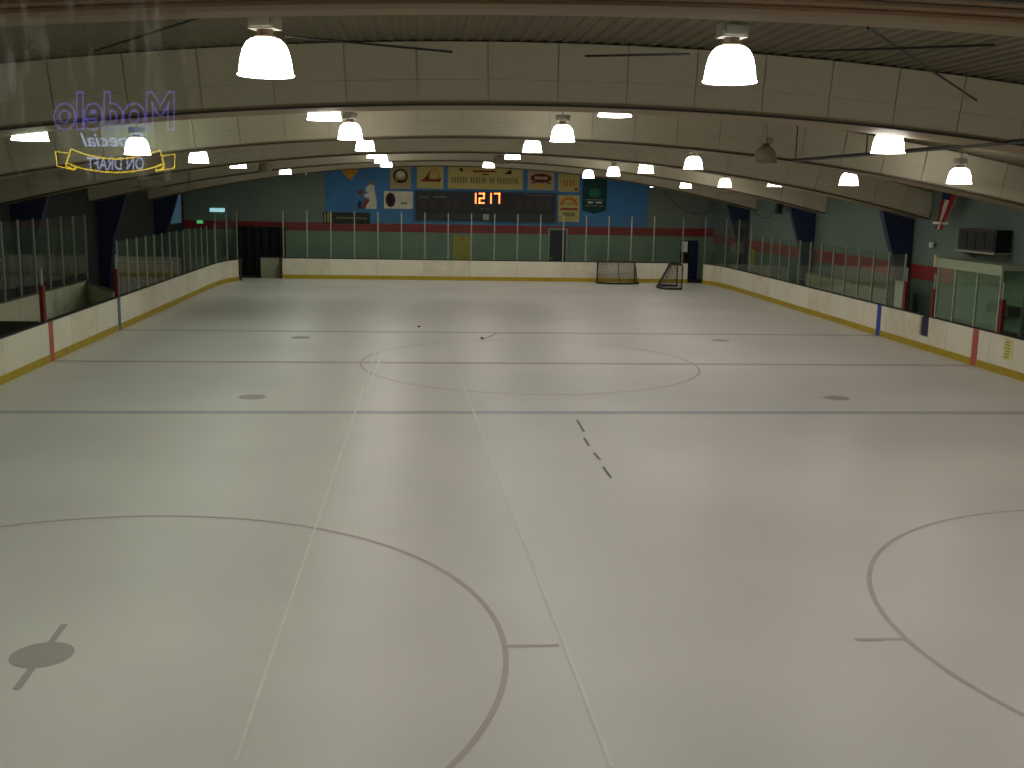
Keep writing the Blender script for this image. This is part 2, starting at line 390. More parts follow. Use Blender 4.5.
slab(Vector((-14.6, -.45)), Vector((-12.75, -.45)), 0, 1.1, .08, 'divider', mat('divider_dark', (52, 50, 44), .7), bb)
shield([(-14.62, -8.9), (-14.62, 9.9)], 3.55, 'tall glass shield with pale posts behind the player box', 1.25, base=1.312, d=-.035)
RED = mat('red_pad', (96, 22, 24), .6, .1)
def pad(x, y, z1, lab, grp='red padded posts'):
    t = thing('padded_post', lab, 'padded post', (x, y, BH+.0101), 0, grp)
    MB().box(-.05, .05, -.09, .09, 0, z1-BH).obj('pad', RED, t)
    MB().box(-.025, .025, -.03, .03, z1-BH, z1-BH+.45).obj('post', POSTM, t)
    return t
pad(BL-.06, -.3, 2.0, 'dark red padded post above the red stripe on the bench side')
pad(BL-.06, 6.5, 1.95, 'dark red padded post near the blue stripe on the bench side')
# counter and dim things past the left boards
ct = thing('snack_counter', 'dull brown low counter behind the bench side glass', 'counter', (-14.5, 17.5, 0))
MB().box(-1.0, 1.0, 0, .6, 0, 1.38).obj('front', mat('counter_brown', (128, 98, 68), .7, .12), ct)
MB().box(-1.05, 1.05, -.05, .65, 1.381, 1.43).obj('worktop', mat('counter_top', (92, 80, 62), .5), ct)

# ------------------------------------------------------------------ scorer booth on the right
sb = thing('scorer_booth', 'pale green scorer booth with glass front and flat top fascia', 'booth')
BG = mat('booth_green', (150, 160, 128), .6, .06)
MB().box(12.75, 13.42, -.95, 2.78, 2.74, 2.88).obj('roof', BG, sb)
MB().box(12.68, 12.745, -.95, 2.78, 2.6, 2.88).obj('fascia', BG, sb)
MB().box(13.36, 13.42, -.95, 2.78, 0, 2.739).obj('back_panel', mat('booth_back', (104, 126, 104), .7, .06), sb)
for k in range(3):
    y0 = (-.95, .29, 1.54)[k]; y1 = (.29, 1.54, 2.6)[k]
    MB().box(12.69, 12.702, y0+.032, y1-.032, BH+.02, 2.598).obj('glass_pane', BOOTHG, sb)
for y in (-.95, .29, 1.54, 2.6): MB().box(12.67, 12.74, y-.03, y+.03, BH+.012, 2.598).obj('post', BG, sb)
MB().box(12.66, 12.76, 2.785, 2.9, 2.6, 2.95).obj('end_block', mat('block_cream', (190, 176, 130), .6), sb)
MB().box(12.9, 13.34, -.85, 2.7, 1.0, 1.05).obj('desk', mat('desk_grey', (96, 104, 88), .5), sb)
for y in (-.7, 2.5): MB().box(12.95, 13.0, y, y+.05, 0, 1.0).obj('desk_leg', DARK, sb)
MB().box(13.0, 13.35, -.9, .26, 1.5, 1.75).obj('shelf', mat('shelf_dark', (58, 64, 56), .6), sb)
pad(BR+.05, 2.76-.0, 1.92, 'dark red padded post at the gate end of the scorer booth')
pad(BR+.05, -1.12, 1.98, 'dark red padded post at the red stripe end of the scorer booth')
pad(BR+.05, 4.68, 1.98, 'dark red padded post where the flag side glass begins')
pp = thing('white_panel', 'white lower panel behind the first pane of flag side glass', 'panel', (BR+.2, 5.4, 0))
MB().box(0, .05, -.5, .42, 0, 1.9).obj('panel', mat('panel_white', (176, 182, 156), .6), pp)
MB().box(-.01, .06, -.52, .44, 1.9, 1.95).obj('top_rail', GREYM, pp)
# low pale wall behind flag side boards
LWX = 13.16
lw = thing('low_partition', 'pale green low partition behind the flag side glass', 'partition')
for k in range(5): MB().box(LWX, LWX+.06, 7.0+1.68*k, 7.0+1.68*k+1.66, 0, 1.5).obj('panel', mat('partition_green', (140, 148, 118), .7, .06), lw)
MB().box(LWX-.02, LWX+.08, 7, 14.9, 1.501, 1.54).obj('top_rail', MATS['rail_grey'], lw)

# wall things on the right
sp = thing('heater_box', 'large dark box on a bracket shelf above the scorer booth', 'wall unit', (WR, 1.05, 3.12))
MB().box(-.5, -.05, -1.05, 1.05, .06, .68).obj('body', mat('unit_black', (13, 13, 14), .5, .2), sp)
for k in range(4): MB().box(-.515, -.5, -.98+.5*k, -.56+.5*k, .12, .62).obj('grille', mat('grille_dark', (17, 16, 15), .7, .3, 20), sp)
MB().box(-.55, -.016, -1.1, 1.1, 0, .055).obj('shelf', GREYM, sp)
for y in (-.9, .9): MB().prism([(-.45, -.01), (-.016, -.01), (-.016, -.2)], 'y', y-.02, y+.02).obj('bracket', GREYM, sp)
fl = thing('floodlight', 'small white wall floodlight under the flag', 'light', (WR, 4.5, 3.1))
MB().box(-.16, -.08, -.09, .09, 0, .17).obj('head', mat('flood_white', (200, 206, 196), .4), fl)
MB().box(-.08, -.002, -.03, .03, .05, .12).obj('bracket', DARK, fl)
ys = thing('wall_notice', 'yellow notice with dark print on the wall past the rink corner', 'notice', (WR-.016, 23.3, 1.25))
MB().box(-.02, 0, -.4, .4, 0, .8).obj('sheet', mat('notice_yellow', (176, 150, 30), .6), ys)
MB().lathe([(0, 0), (.16, 0), (.16, .006), (0, .006)], 16).obj('emblem', mat('notice_dark', (96, 70, 24), .6), ys, (-.021, 0, .5), (0, -math.pi/2, 0))
MB().box(-.026, -.02, -.22, .22, .14, .2).obj('print_line', MATS['notice_dark'], ys)
spk = thing('hung_speaker', 'small dark speaker hung by a cable near the eaves', 'speaker', tuple(atx(779, 208, 13.1)))
MB().prism([(-.14, -.25), (.1, -.25), (.16, .2), (-.1, .25)], 'y', -.14, .14).obj('cabinet', DARK, spk)
MB().tube([(0, 0, .2), (.0, 0, z_top(13.1)-spk.location.z-.0)], .012).obj('hanger', DARK, spk)
a = atx(753, 209, 12.8)-spk.location; b = Vector((0, .1, .1))
MB().tube([a+(b-a)*(k/8)+Vector((0, 0, -.5*math.sin(math.pi*k/8))) for k in range(9)], .02).obj('cable', DARK, spk)

# flag, gathered and tied
fg = thing('flag', 'gathered red white and blue striped flag tied near its end', 'flag', (0, 0, 0))
T0, T1 = atx(954.5, 187, 12.95), atx(939.5, 229, 12.95)
FRD, FWH, FBL = mat('flag_red', (150, 30, 38), .8), mat('flag_white', (206, 196, 180), .8), mat('flag_blue', (34, 40, 84), .8)
def fold(k, n, m, u0=0, u1=1, name='stripe', xo=0):
    v = []; f = []; S = 14
    for i in range(S+1):
        t = u0+(u1-u0)*i/S
        hw = .5*(1-t)**.8*.9 + .2 if t < .87 else .2+(t-.87)*1.0
        c = T0.lerp(T1, t)
        for e in (k/n, (k+1)/n):
            s = (e-.5)*2
            v.append((c.x - .12*math.cos(e*20)*(1-.5*t) + xo, c.y - s*hw*.62, c.z+.05*math.sin(e*9)))
        for e in (k/n, (k+1)/n):
            s = (e-.5)*2
            v.append((c.x - .12*math.cos(e*20)*(1-.5*t) + xo + .02, c.y - s*hw*.62, c.z+.05*math.sin(e*9)))
    for i in range(S):
        o = 4*i
        f += [(o, o+1, o+5, o+4), (o+2, o+6, o+7, o+3), (o, o+4, o+6, o+2), (o+1, o+3, o+7, o+5)]
    MB().add(v, f).obj(name, m, fg)
for k in range(9):
    fold(k, 9, FRD if k % 2 == 0 else FWH, .3 if k < 4 else 0)
    if k < 4: fold(k, 9, FBL, 0, .3, 'canton')
tb = T0.lerp(T1, .86)
MB().box(tb.x-.17, tb.x+.12, tb.y-.2, tb.y+.22, tb.z-.03, tb.z+.04).obj('tie', mat('tie_white', (220, 214, 206), .6), fg, (0, 0, 0))
MB().tube([T0+Vector((0, -.45, .0)), T0+Vector((0, .45, 0))], .02).obj('pole', DARK, fg)
for s_ in (-.4, .4): MB().tube([T0+Vector((0, s_, 0)), Vector((T0.x, T0.y+s_, z_top(T0.x)))], .006, 5).obj('cord', DARK, fg)

# ------------------------------------------------------------------ hockey goals
NETM = mat('net_cord', (62, 56, 46), .8); FRAMEM = mat('goal_pipe', (48, 26, 24), .5, .1); BASEM = mat('goal_base', (30, 28, 26), .6)
def goal(label, loc, rz, W=.915, H=1.22):
    t = thing('hockey_goal', label, 'goal', loc, rz, 'hockey goals')
    MB().tube([(-W, 0, .03), (-W, 0, H-.06), (-W+.06, 0, H), (W-.06, 0, H), (W, 0, H-.06), (W, 0, .03)], .036).obj('mouth_frame', FRAMEM, t)
    base = [(-W, 0), (-W-.12, .35), (-W-.05, .8), (-.5, 1.08), (0, 1.12), (.5, 1.08), (W+.05, .8), (W+.12, .35), (W, 0)]
    MB().tube([(p[0], p[1], .05) for p in base], .05).obj('base_frame', BASEM, t)
    top = [(-W, 0), (-W+.05, .3), (-W+.25, .5), (0, .52), (W-.25, .5), (W-.05, .3), (W, 0)]
    MB().tube([(p[0], p[1], H) for p in top], .025).obj('top_frame', FRAMEM, t)
    MB().tube([(0, .52, H), (0, .8, .6), (0, 1.1, .06)], .025).obj('rear_strut', FRAMEM, t)
    # net: strands over a surface between the base curve and the top curve
    def samp(c, s):
        L = [0]
        for i in range(1, len(c)): L.append(L[-1]+(Vector(c[i])-Vector(c[i-1])).length)
        s *= L[-1]
        for i in range(1, len(c)):
            if s <= L[i]+1e-9: return Vector(c[i-1]).lerp(Vector(c[i]), (s-L[i-1])/(L[i]-L[i-1]))
        return Vector(c[-1])
    nb = MB(); NU, NV = 46, 15
    def pt(i, j):
        a = samp(base, i/NU); b = samp(top, i/NU); s = j/NV; q = a.lerp(b, s)
        return Vector((q.x, q.y, .06+(H-.06)*s))
    for i in range(1, NU): nb.tube([pt(i, j) for j in range(0, NV+1, 3)], .007, 3)
    for j in range(1, NV): nb.tube([pt(i, j) for i in range(0, NU+1, 2)], .007, 3)
    for i in range(1, 12):
        x = -W+2*W*i/12
        yb = .5 if abs(x) < .6 else .35
        nb.tube([(x, 0, H), (x, yb, H)], .007, 3)
    for j in range(1, 5): nb.tube([(-W+.05, j*.1, H), (W-.05, j*.1, H)], .007, 3)
    o = nb.obj('net', NETM, t); o['kind'] = 'stuff'
    return t
goal('hockey goal pushed mouth first against the end boards', (7.37, 27.3, .0), math.pi, 1.0, 1.12)
goal('hockey goal turned sideways on the ice beside the end gate', (10.08, 24.35, .0), math.radians(84))

# ------------------------------------------------------------------ end wall: scoreboard, banners, doors
YW = YE-.021
def rect(u0, v0, u1, v1, y=YW):
    a = aty(u0, v0, y); b = aty(u1, v1, y); return a.x, b.x, b.z, a.z
def board(name, label, cat, box, m, th=.03, y=YW, border=None, group=None):
    x0, x1, z0, z1 = rect(*box, y)
    t = thing(name, label, cat, ((x0+x1)/2, y, z0), 0, group)
    w_, h_ = (x1-x0)/2, z1-z0
    MB().box(-w_, w_, -th, 0, 0, h_).obj('panel', m, t)
    if border:
        for q in ((-w_, w_, 0, .05), (-w_, w_, h_-.05, h_), (-w_, -w_+.05, .05, h_-.05), (w_-.05, w_, .05, h_-.05)):
            MB().box(q[0], q[1], -th-.012, -th, q[2], q[3]).obj('border', border, t)
    return t, w_, h_, th
def pr(t, x0, x1, z0, z1, th, m, name='print', e=.006): MB().box(x0, x1, -th-e, -th, z0, z1).obj(name, m, t)
def ell(t, cx, cz, rx, rz, th, m, name='print', e=.006, a0=0, a1=360, inner=0.0):
    n = 24; pts = [(cx+rx*math.cos(math.radians(a0+(a1-a0)*k/n)), cz+rz*math.sin(math.radians(a0+(a1-a0)*k/n))) for k in range(n+(0 if a1-a0 == 360 else 1))]
    if inner:
        inn = [(cx+(p[0]-cx)*inner, cz+(p[1]-cz)*inner) for p in pts]
        if a1-a0 == 360: pts.append(pts[0]); inn.append(inn[0])
        MB().strip(inn, pts, 'y', -th-e, -th).obj(name, m, t)
    else: MB().prism(pts, 'y', -th-e, -th).obj(name, m, t)
TAN = mat('banner_tan', (170, 152, 112), .8, .06); YB = mat('banner_yellow', (186, 170, 104), .8, .06); PRED = mat('print_red', (136, 52, 36), .8)
PBLK = mat('print_black', (30, 28, 26), .8); POLV = mat('print_olive', (128, 124, 84), .8); PORG = mat('print_orange', (188, 110, 34), .8); PWHT = mat('print_white', (206, 200, 180), .8)
PMAR = mat('print_maroon', (88, 30, 36), .8); PYEL = mat('print_yellow', (190, 156, 44), .8); PGRN = mat('print_green', (44, 108, 84), .8)
GB = 'sponsor banners on the blue end wall'
t, w_, h_, th = board('wall_banner', 'small tan banner with yellow and dark swirling emblem on blue wall', 'banner', (390, 165, 411, 189), TAN, group=GB)
ell(t, 0, h_*.55, w_*.7, h_*.3, th, PBLK, inner=.75); ell(t, 0, h_*.62, w_*.35, h_*.14, th, PWHT, 'emblem'); pr(t, -w_*.7, -w_*.2, h_*.3, h_*.5, th, PYEL); pr(t, -w_*.3, w_*.5, h_*.28, h_*.38, th, PRED)
t, w_, h_, th = board('wall_banner', 'white sponsor sign with round dark red emblem beside the scoreboard', 'sign', (384, 191, 413, 209), PWHT, group=GB)
ell(t, -w_*.55, h_*.5, w_*.34, h_*.42, th, PMAR, 'emblem'); ell(t, -w_*.55, h_*.5, w_*.22, h_*.3, th, PBLK, 'emblem', .009); pr(t, w_*.15, w_*.6, h_*.26, h_*.38, th, POLV)
t, w_, h_, th = board('wall_banner', 'yellow banner with red skate shaped picture on blue wall', 'banner', (417, 165, 443.5, 189), YB, group=GB)
MB().prism([(-w_*.8, h_*.3), (w_*.75, h_*.3), (w_*.85, h_*.5), (w_*.6, h_*.42), (-w_*.1, h_*.42), (0, h_*.75), (-w_*.5, h_*.42)], 'y', -th-.006, -th).obj('emblem', PRED, t)
ell(t, w_*.25, h_*.6, w_*.45, h_*.25, th, PORG, inner=.85)
t, w_, h_, th = board('wall_banner', 'long yellow banner with faded green lettering above the scoreboard', 'banner', (448, 165, 522.5, 190), YB, group=GB)
for k in range(25):   # faded lettering too blurred to read: upright strokes
    if k in (6, 13, 16): continue
    x_ = -w_*.9+k*w_*1.8/25; pr(t, x_, x_+w_*.045, h_*.24, h_*.5, th, POLV, 'letter_stroke')
    if k % 2: pr(t, x_, x_+w_*.06, h_*.46-.03*(k % 3), h_*.5-.03*(k % 3), th, POLV, 'letter_stroke', .008)
pr(t, -w_*.33, w_*.27, h_*.72, h_*.8, th, PRED); pr(t, -w_*.1, w_*.1, h_*.6, h_*.66, th, PRED)
MB().prism([(-w_*.72, h_*.85), (-w_*.6, h_*.7), (-w_*.62, h_*.9)], 'y', -th-.006, -th).obj('emblem', PBLK, t)
MB().prism([(w_*.5, h_*.66), (w_*.7, h_*.66), (w_*.68, h_*.86)], 'y', -th-.006, -th).obj('emblem', PBLK, t)
t, w_, h_, th = board('wall_banner', 'tan banner with dark red oval above a yellow ribbon', 'banner', (528, 166, 554, 190.5), TAN, group=GB)
ell(t, 0, h_*.5, w_*.8, h_*.19, th, PMAR, 'emblem'); pr(t, -w_*.5, w_*.5, h_*.45, h_*.57, th, TAN, 'print', .009); pr(t, -w_*.75, -w_*.4, h_*.28, h_*.33, th, PBLK); pr(t, w_*.4, w_*.75, h_*.28, h_*.33, th, PBLK); pr(t, -w_*.35, w_*.3, h_*.14, h_*.26, th, PYEL)
t, w_, h_, th = board('wall_banner', 'small yellow banner with faded brown print above the arch banner', 'banner', (558.5, 168, 579, 192), YB, group=GB)
for k in range(4): pr(t, -w_*.5+k*w_*.28, -w_*.36+k*w_*.28, h_*.2+.04*(k % 2), h_*.5, th, PORG)
pr(t, w_*.55, w_*.85, h_*.06, h_*.16, th, PRED)
t, w_, h_, th = board('wall_banner', 'tall yellow banner with orange arch beside the green pennant', 'banner', (558.5, 195, 579, 222), YB, group=GB)
ell(t, 0, h_*.62, w_*.85, h_*.3, th, PORG, 'emblem', a0=0, a1=180, inner=.7); pr(t, -w_*.8, w_*.8, h_*.44, h_*.52, th, PRED); pr(t, -w_*.5, w_*.5, h_*.66, h_*.7, th, POLV); pr(t, -w_*.6, w_*.6, h_*.2, h_*.36, th, POLV)
# green pennant with pointed foot
x0, x1, z0, z1 = rect(583, 176, 606, 214); wG, hG = (x1-x0)/2, z1-z0
t = thing('pennant_banner', 'dark green championship pennant with pointed foot and white print', 'banner', ((x0+x1)/2, YW, z0), 0, GB)
MB().prism([(-wG, .18), (-wG*.5, .08), (0, 0), (wG*.5, .08), (wG, .18), (wG, hG), (-wG, hG)], 'y', -.02, 0).obj('cloth', mat('pennant_green', (22, 62, 62), .8, .08), t)
ell(t, 0, hG*.56, wG*.5, hG*.13, .02, PGRN, 'emblem')
for k, (a_, b_) in enumerate(((-.75, .75), (-.55, -.1), (.1, .6), (-.7, -.3), (-.15, .2), (.35, .7))):
    zz = [.36, .28, .28, .2, .2, .2][k]*hG; pr(t, a_*wG, b_*wG, zz, zz+(.09 if k in (1, 2) else .05), .02, PWHT if k in (1, 2) else POLV)
# yellow pennant
x0, x1, z0, z1 = rect(342, 166, 358, 181)
tag(MB().prism([(x0, z1), (x1, z1), (x1, z0+.5), ((x0+x1)/2, z0), (x0, z0+.5)], 'y', YW-.02, YW).obj('pennant', mat('pennant_gold', (190, 136, 36), .8)), 'small golden pointed pennant high on the blue wall', 'pennant')
# painted snow figure
t, w_, h_, th = board('snow_figure_cutout', 'white painted snow figure with red scarf and mitten on the blue wall', 'cutout', (357, 181, 377, 209), BLUEW, th=.005)
bpy.data.objects.remove(t.children[0])
MB().prism([(-w_*.1, 0), (w_*.95, 0), (w_*.97, h_*.3), (w_*.8, h_*.6), (w_*.72, h_*.86), (w_*.3, h_*.9), (-w_*.05, h_*.8), (-w_*.15, h_*.66), (w_*.1, h_*.6), (-w_*.35, h_*.48), (w_*.05, h_*.36), (-w_*.1, h_*.2)], 'y', -.02, 0).obj('body', PWHT, t)
MB().prism([(w_*.2, h_*.9), (w_*.75, h_*.84), (w_*.85, h_*1.0), (w_*.4, h_*1.02)], 'y', -.024, -.0).obj('cap', POLV, t)
ell(t, -w_*.65, h_*.6, w_*.25, h_*.09, .02, PRED, 'mitten'); MB().prism([(-w_*.6, h_*.02), (-w_*.2, h_*.05), (w_*.25, h_*.3), (w_*.1, h_*.42), (-w_*.25, h_*.26)], 'y', -.028, -.02).obj('scarf', PRED, t)
MB().prism([(-w_*.95, h_*.0), (-w_*.6, h_*.0), (-w_*.55, h_*.25), (-w_*.85, h_*.3)], 'y', -.02, 0).obj('dark_shape', NAVY, t)  # navy shape beside the figure's foot
# dark strip sign
t, w_, h_, th = board('strip_sign', 'long black sign with pale lettering below the snow figure', 'sign', (323, 212, 370, 224), PBLK)
for k in range(3): pr(t, -w_*.95+k*w_*.13, -w_*.88+k*w_*.13, h_*.1, h_*.95, th, TAN, 'icon_bar')
for k in range(14):
    if k == 8: continue
    pr(t, -w_*.45+k*w_*.095, -w_*.39+k*w_*.095, h_*.42, h_*.6, th, POLV, 'letter_stroke')
# scoreboard
x0, x1, z0, z1 = rect(415.5, 190.5, 555, 222)
t = thing('scoreboard', 'wide black scoreboard with glowing orange clock digits on blue wall', 'scoreboard', ((x0+x1)/2, YE-.021, z0)); w_, h_ = (x1-x0)/2, z1-z0
SBM = mat('scoreboard_black', (26, 27, 34), .5, .12); th = .18
MB().box(-w_, w_, -th, 0, 0, h_).obj('cabinet', SBM, t)
for q in ((-w_, w_, h_-.04, h_), (-w_, w_, 0, .04)): MB().box(q[0], q[1], -th-.015, -th, q[2], q[3]).obj('trim', mat('score_trim', (34, 40, 56), .5), t)
SEG = {'1': 'bc', '2': 'abged', '7': 'abc'}
DIG = emis('digit_orange', (1.0, .16, .015), 3.2)
def digit(ch, cx, cz, wd, ht):
    s = .075; b = MB(); e0, e1 = -th-.02, -th-.002
    X0, X1, Z0, Z1, ZM = cx-wd/2, cx+wd/2, cz-ht/2, cz+ht/2, cz
    R_ = {'a': (X0, X1, Z1-s, Z1), 'g': (X0, X1, ZM-s/2, ZM+s/2), 'd': (X0, X1, Z0, Z0+s), 'b': (X1-s, X1, ZM, Z1), 'c': (X1-s, X1, Z0, ZM), 'f': (X0, X0+s, ZM, Z1), 'e': (X0, X0+s, Z0, ZM)}
    for k in SEG[ch]: q = R_[k]; b.box(q[0], q[1], e0, e1, q[2], q[3])
    b.obj('clock_digit', DIG, t)
def loc_uv(u, v): p = aty(u, v, YE-.2); return p.x-t.location.x, p.z-t.location.z
for ch, u, wd in (('1', 474.0, .26), ('2', 481.7, .32), ('1', 489.3, .26), ('7', 497.0, .33)):
    lx, lz = loc_uv(u, 198.3); digit(ch, lx, lz, wd, .58)
GH = mat('unlit_digit', (44, 34, 34), .5)
for u, v, a_, b_ in ((424, 197, .3, .1), (440, 197, .35, .1), (533, 195, .5, .06), (546, 195, .45, .06)):
    lx, lz = loc_uv(u, v); MB().box(lx-a_, lx+a_, -th-.006, -th, lz-b_/2, lz+b_/2).obj('caption', mat('caption_grey', (84, 80, 80), .6), t)
for u in (425, 433, 447, 455, 520, 528, 540, 548):
    lx, lz = loc_uv(u, 205); MB().box(lx-.16, lx+.16, -th-.006, -th, lz-.25, lz+.25).obj('unlit_digit', GH, t)
lx, lz = loc_uv(486, 217); MB().box(lx-.16, lx+.16, -th-.01, -th, lz-.16, lz+.16).obj('lit_caption', mat('caption_pale', (150, 154, 150), .5), t)
for du in (-3, 2): 
    lx, lz = loc_uv(485+du, 208.5); MB().box(lx-.1, lx+.1, -th-.01, -th, lz-.04, lz+.04).obj('lit_caption', MATS['caption_grey'], t)
# doors on the end wall
t, w_, h_, th = board('wall_panel', 'tall dull yellow panel with small dark mark on the end wall', 'panel', (453, 235.5, 470, 275), mat('panel_yellow', (150, 146, 52), .7), y=YE-.013)
ell(t, w_*.0, h_*.92, .12, .1, th, PORG, 'mark')
d1 = struct(MB().box(4.2, 5.1, YE-.06, YE-.022, 0, 2.62).obj('door_1', mat('door_dark', (18, 22, 30), .5)), 'dark doorway in the end wall')
for q in ((4.1, 4.2, 0, 2.7), (5.1, 5.2, 0, 2.7), (4.2, 5.1, 2.62, 2.7)): MB().box(q[0], q[1], YE-.09, YE-.022, q[2], q[3]).obj('door_frame', mat('frame_pale', (140, 148, 132), .6), d1)
MB().lathe([(0, 0), (.05, 0), (.05, .05), (0, .06)], 12).obj('handle', GREYM, d1, (4.32, YE-.062, 1.05), (math.pi/2, 0, 0))
d2 = struct(MB().box(11.6, 12.6, YE-.06, YE-.022, 0, 2.15).obj('door_2', mat('door_black', (14, 15, 16), .5)), 'dark doorway behind the end gate')
MB().box(12.15, 12.6, YE-.1, YE-.061, .05, 2.1).obj('door_leaf', mat('door_blue', (22, 32, 74), .5), d2)
p = aty(680, 246, 27.9)
t = thing('switch_box', 'small white box fixed to a post by the end gate', 'switch box', (11.12, 27.77, 1.45))
MB().box(-.16, .16, 0, .1, .2, .75).obj('cover', mat('switch_white', (190, 192, 178), .5), t); MB().box(-.03, .03, .0, .09, -.38, .2).obj('stem', DARK, t)
# draped cable high on the end wall
pts = [(662, 189), (668, 197), (680, 209), (695, 214), (708, 212), (711, 208), (713, 196)]
tag(MB().tube([aty(u, v, YE-.08) for u, v in pts], .03).obj('cable', mat('cable_grey', (104, 100, 90), .6)), 'pale cable looping along the top of the end wall', 'cable')
# left part of the end wall
y0, y1 = atx(160, 210, WL).y, atx(181, 210, WL).y; z0, z1 = atx(170, 224, WL).z, atx(170, 193, WL).z
lp = thing('lit_window', 'dull blue lit window on the wall past the benches', 'window', (WL+.002, (y0+y1)/2, z0))
MB().box(0, .03, -(y1-y0)/2, (y1-y0)/2, 0, z1-z0).obj('pane', emis('window_glow', (.1, .2, .3), .2, (.05, .08, .1)), lp)
for q in (-(y1-y0)/2, (y1-y0)/2-.08): MB().box(.03, .06, q, q+.08, 0, z1-z0).obj('frame', DARK, lp)
x0, x1, z0, z1 = rect(210, 208, 225, 212)
t = thing('strip_light', 'small bluish strip light on the end wall past the benches', 'light', ((x0+x1)/2, YE-.021, z0))
MB().box(-(x1-x0)/2, (x1-x0)/2, -.12, -.04, 0, z1-z0).obj('tube', emis('strip_glow', (.4, .85, .95), .6), t); MB().box(-(x1-x0)/2, (x1-x0)/2, -.04, 0, 0, z1-z0+.04).obj('housing', GREYM, t)
x0, x1, z0, z1 = rect(197, 220, 203, 223.5)
t = thing('exit_sign', 'tiny green glowing exit sign on the end wall', 'sign', ((x0+x1)/2, YE-.021, z0))
MB().box(-(x1-x0)/2, (x1-x0)/2, -.08, -.02, 0, z1-z0).obj('face', emis('exit_green', (.05, .8, .15), .35), t); MB().box(-(x1-x0)/2-.03, (x1-x0)/2+.03, -.02, 0, -.03, z1-z0+.03).obj('housing', DARK, t)
x0, x1, z0, z1 = rect(133, 186, 195, 190, 13.0)
t = thing('soffit_stand_in', 'long tan board added for a lit rib soffit over the bench side aisle', 'board', ((x0+x1)/2, 13.0, z0))
MB().box(-(x1-x0)/2, (x1-x0)/2, 0, .06, 0, z1-z0).obj('plank', mat('lit_soffit_tan', (150, 138, 108), .7), t)  # added plank; its tan colour stands for a lit piece of rib soffit
for q in (-.9, .9): MB().box(q-.01, q+.01, .02, .04, z1-z0, z_top((x0+x1)/2+q)-z0).obj('hanger', DARK, t)
# dark machine bay behind the corner gateway
mb = thing('storage_curtain', 'black hanging curtain behind the corner gateway', 'curtain', (-12.9, 29.6, 0))
cv = [(k*.13, .07*math.sin(k*1.9)) for k in range(22)]
MB().strip(cv, [(a_, b_+.02) for a_, b_ in cv], 'z', .02, 2.55).obj('cloth', mat('curtain_black', (16, 16, 16), .85, .3), mb)
MB().tube([(0, 0, 2.57), (2.8, 0, 2.57)], .025).obj('rail', DARK, mb)
MB().tube([(.05, 0, 0), (.05, 0, 2.57)], .025).obj('rail_post', DARK, mb); MB().tube([(2.75, 0, 0), (2.75, 0, 2.57)], .025).obj('rail_post', DARK, mb)

# ------------------------------------------------------------------ high bay lamps
BELLP = [(.285, 0), (.296, .004), (.298, .014), (.282, .022), (.276, .08), (.262, .16), (.238, .24), (.2, .3), (.15, .335), (.1, .345)]
KS = .89
def bellmesh(m): return MB().lathe([(r_*KS, z_) for r_, z_ in BELLP + [(.1, .335), (.145, .325), (.192, .29), (.23, .235), (.254, .16), (.268, .08), (.274, .02), (.285, 0)]], 28).mesh('bell', m, True)
TINT = {'warm': (1, .955, .86), 'green': (.86, 1, .84), 'white': (1, .98, .93)}
BME = {k: bellmesh(emis('bell_glow_'+k, c, BELL_E)) for k, c in TINT.items()}
BME['off'] = bellmesh(mat('bell_off', (150, 142, 118), .35, .05))
COLLAR = MB().lathe([(0, .34), (.1, .34), (.1, .36), (.075, .38), (.075, .42), (0, .42)], 20).mesh('collar', mat('collar_brown', (112, 92, 74), .5), True)
BALL = MB().box(-.13, .13, -.09, .09, .42, .55).box(-.1, .1, -.105, .105, .44, .53).mesh('ballast_box', GREYM)
LENS = {k: MB().lathe([(0, .015), (.238, .015), (.238, .02), (0, .02)], 28).mesh('lens', emis('bell_glow_'+k, c, BELL_E)) for k, c in TINT.items()}
LENS['off'] = MB().lathe([(0, .015), (.238, .015), (.238, .02), (0, .02)], 28).mesh('lens', MATS['bell_off'])
ROWS = [(-8.78, 5.2, 'green'), (-4.45, 5.6, 'warm'), (0.0, 5.66, 'white'), (4.42, 5.3, 'warm'), (8.82, 4.95, 'warm')]
RN = ['in the bench-side row', 'in the row beside the bench-side row', 'in the middle row', 'in the row beside the flag-side row', 'in the flag-side row']
ORD = ('first', 'second', 'third', 'fourth', 'fifth', 'sixth', 'seventh', 'eighth')
FIRST = (2, 1, 1, 2, 3)      # first lamp of each row that the view takes in
def lamp_place(r, j):
    if j < FIRST[r]: return 'unseen overhead, '+('one', 'two', 'three')[FIRST[r]-j-1]+' before the first in view'
    if j == 8: return 'added out of sight behind the last roof rib'
    return ORD[j-FIRST[r]]+' in view from the window'
LY = [-24.2, -18.05, -11.8, -5.65, .5, 6.7, 12.7, 18.9, 25.1]  # first and last positions hold unseen lamps, added to brighten the ice ends
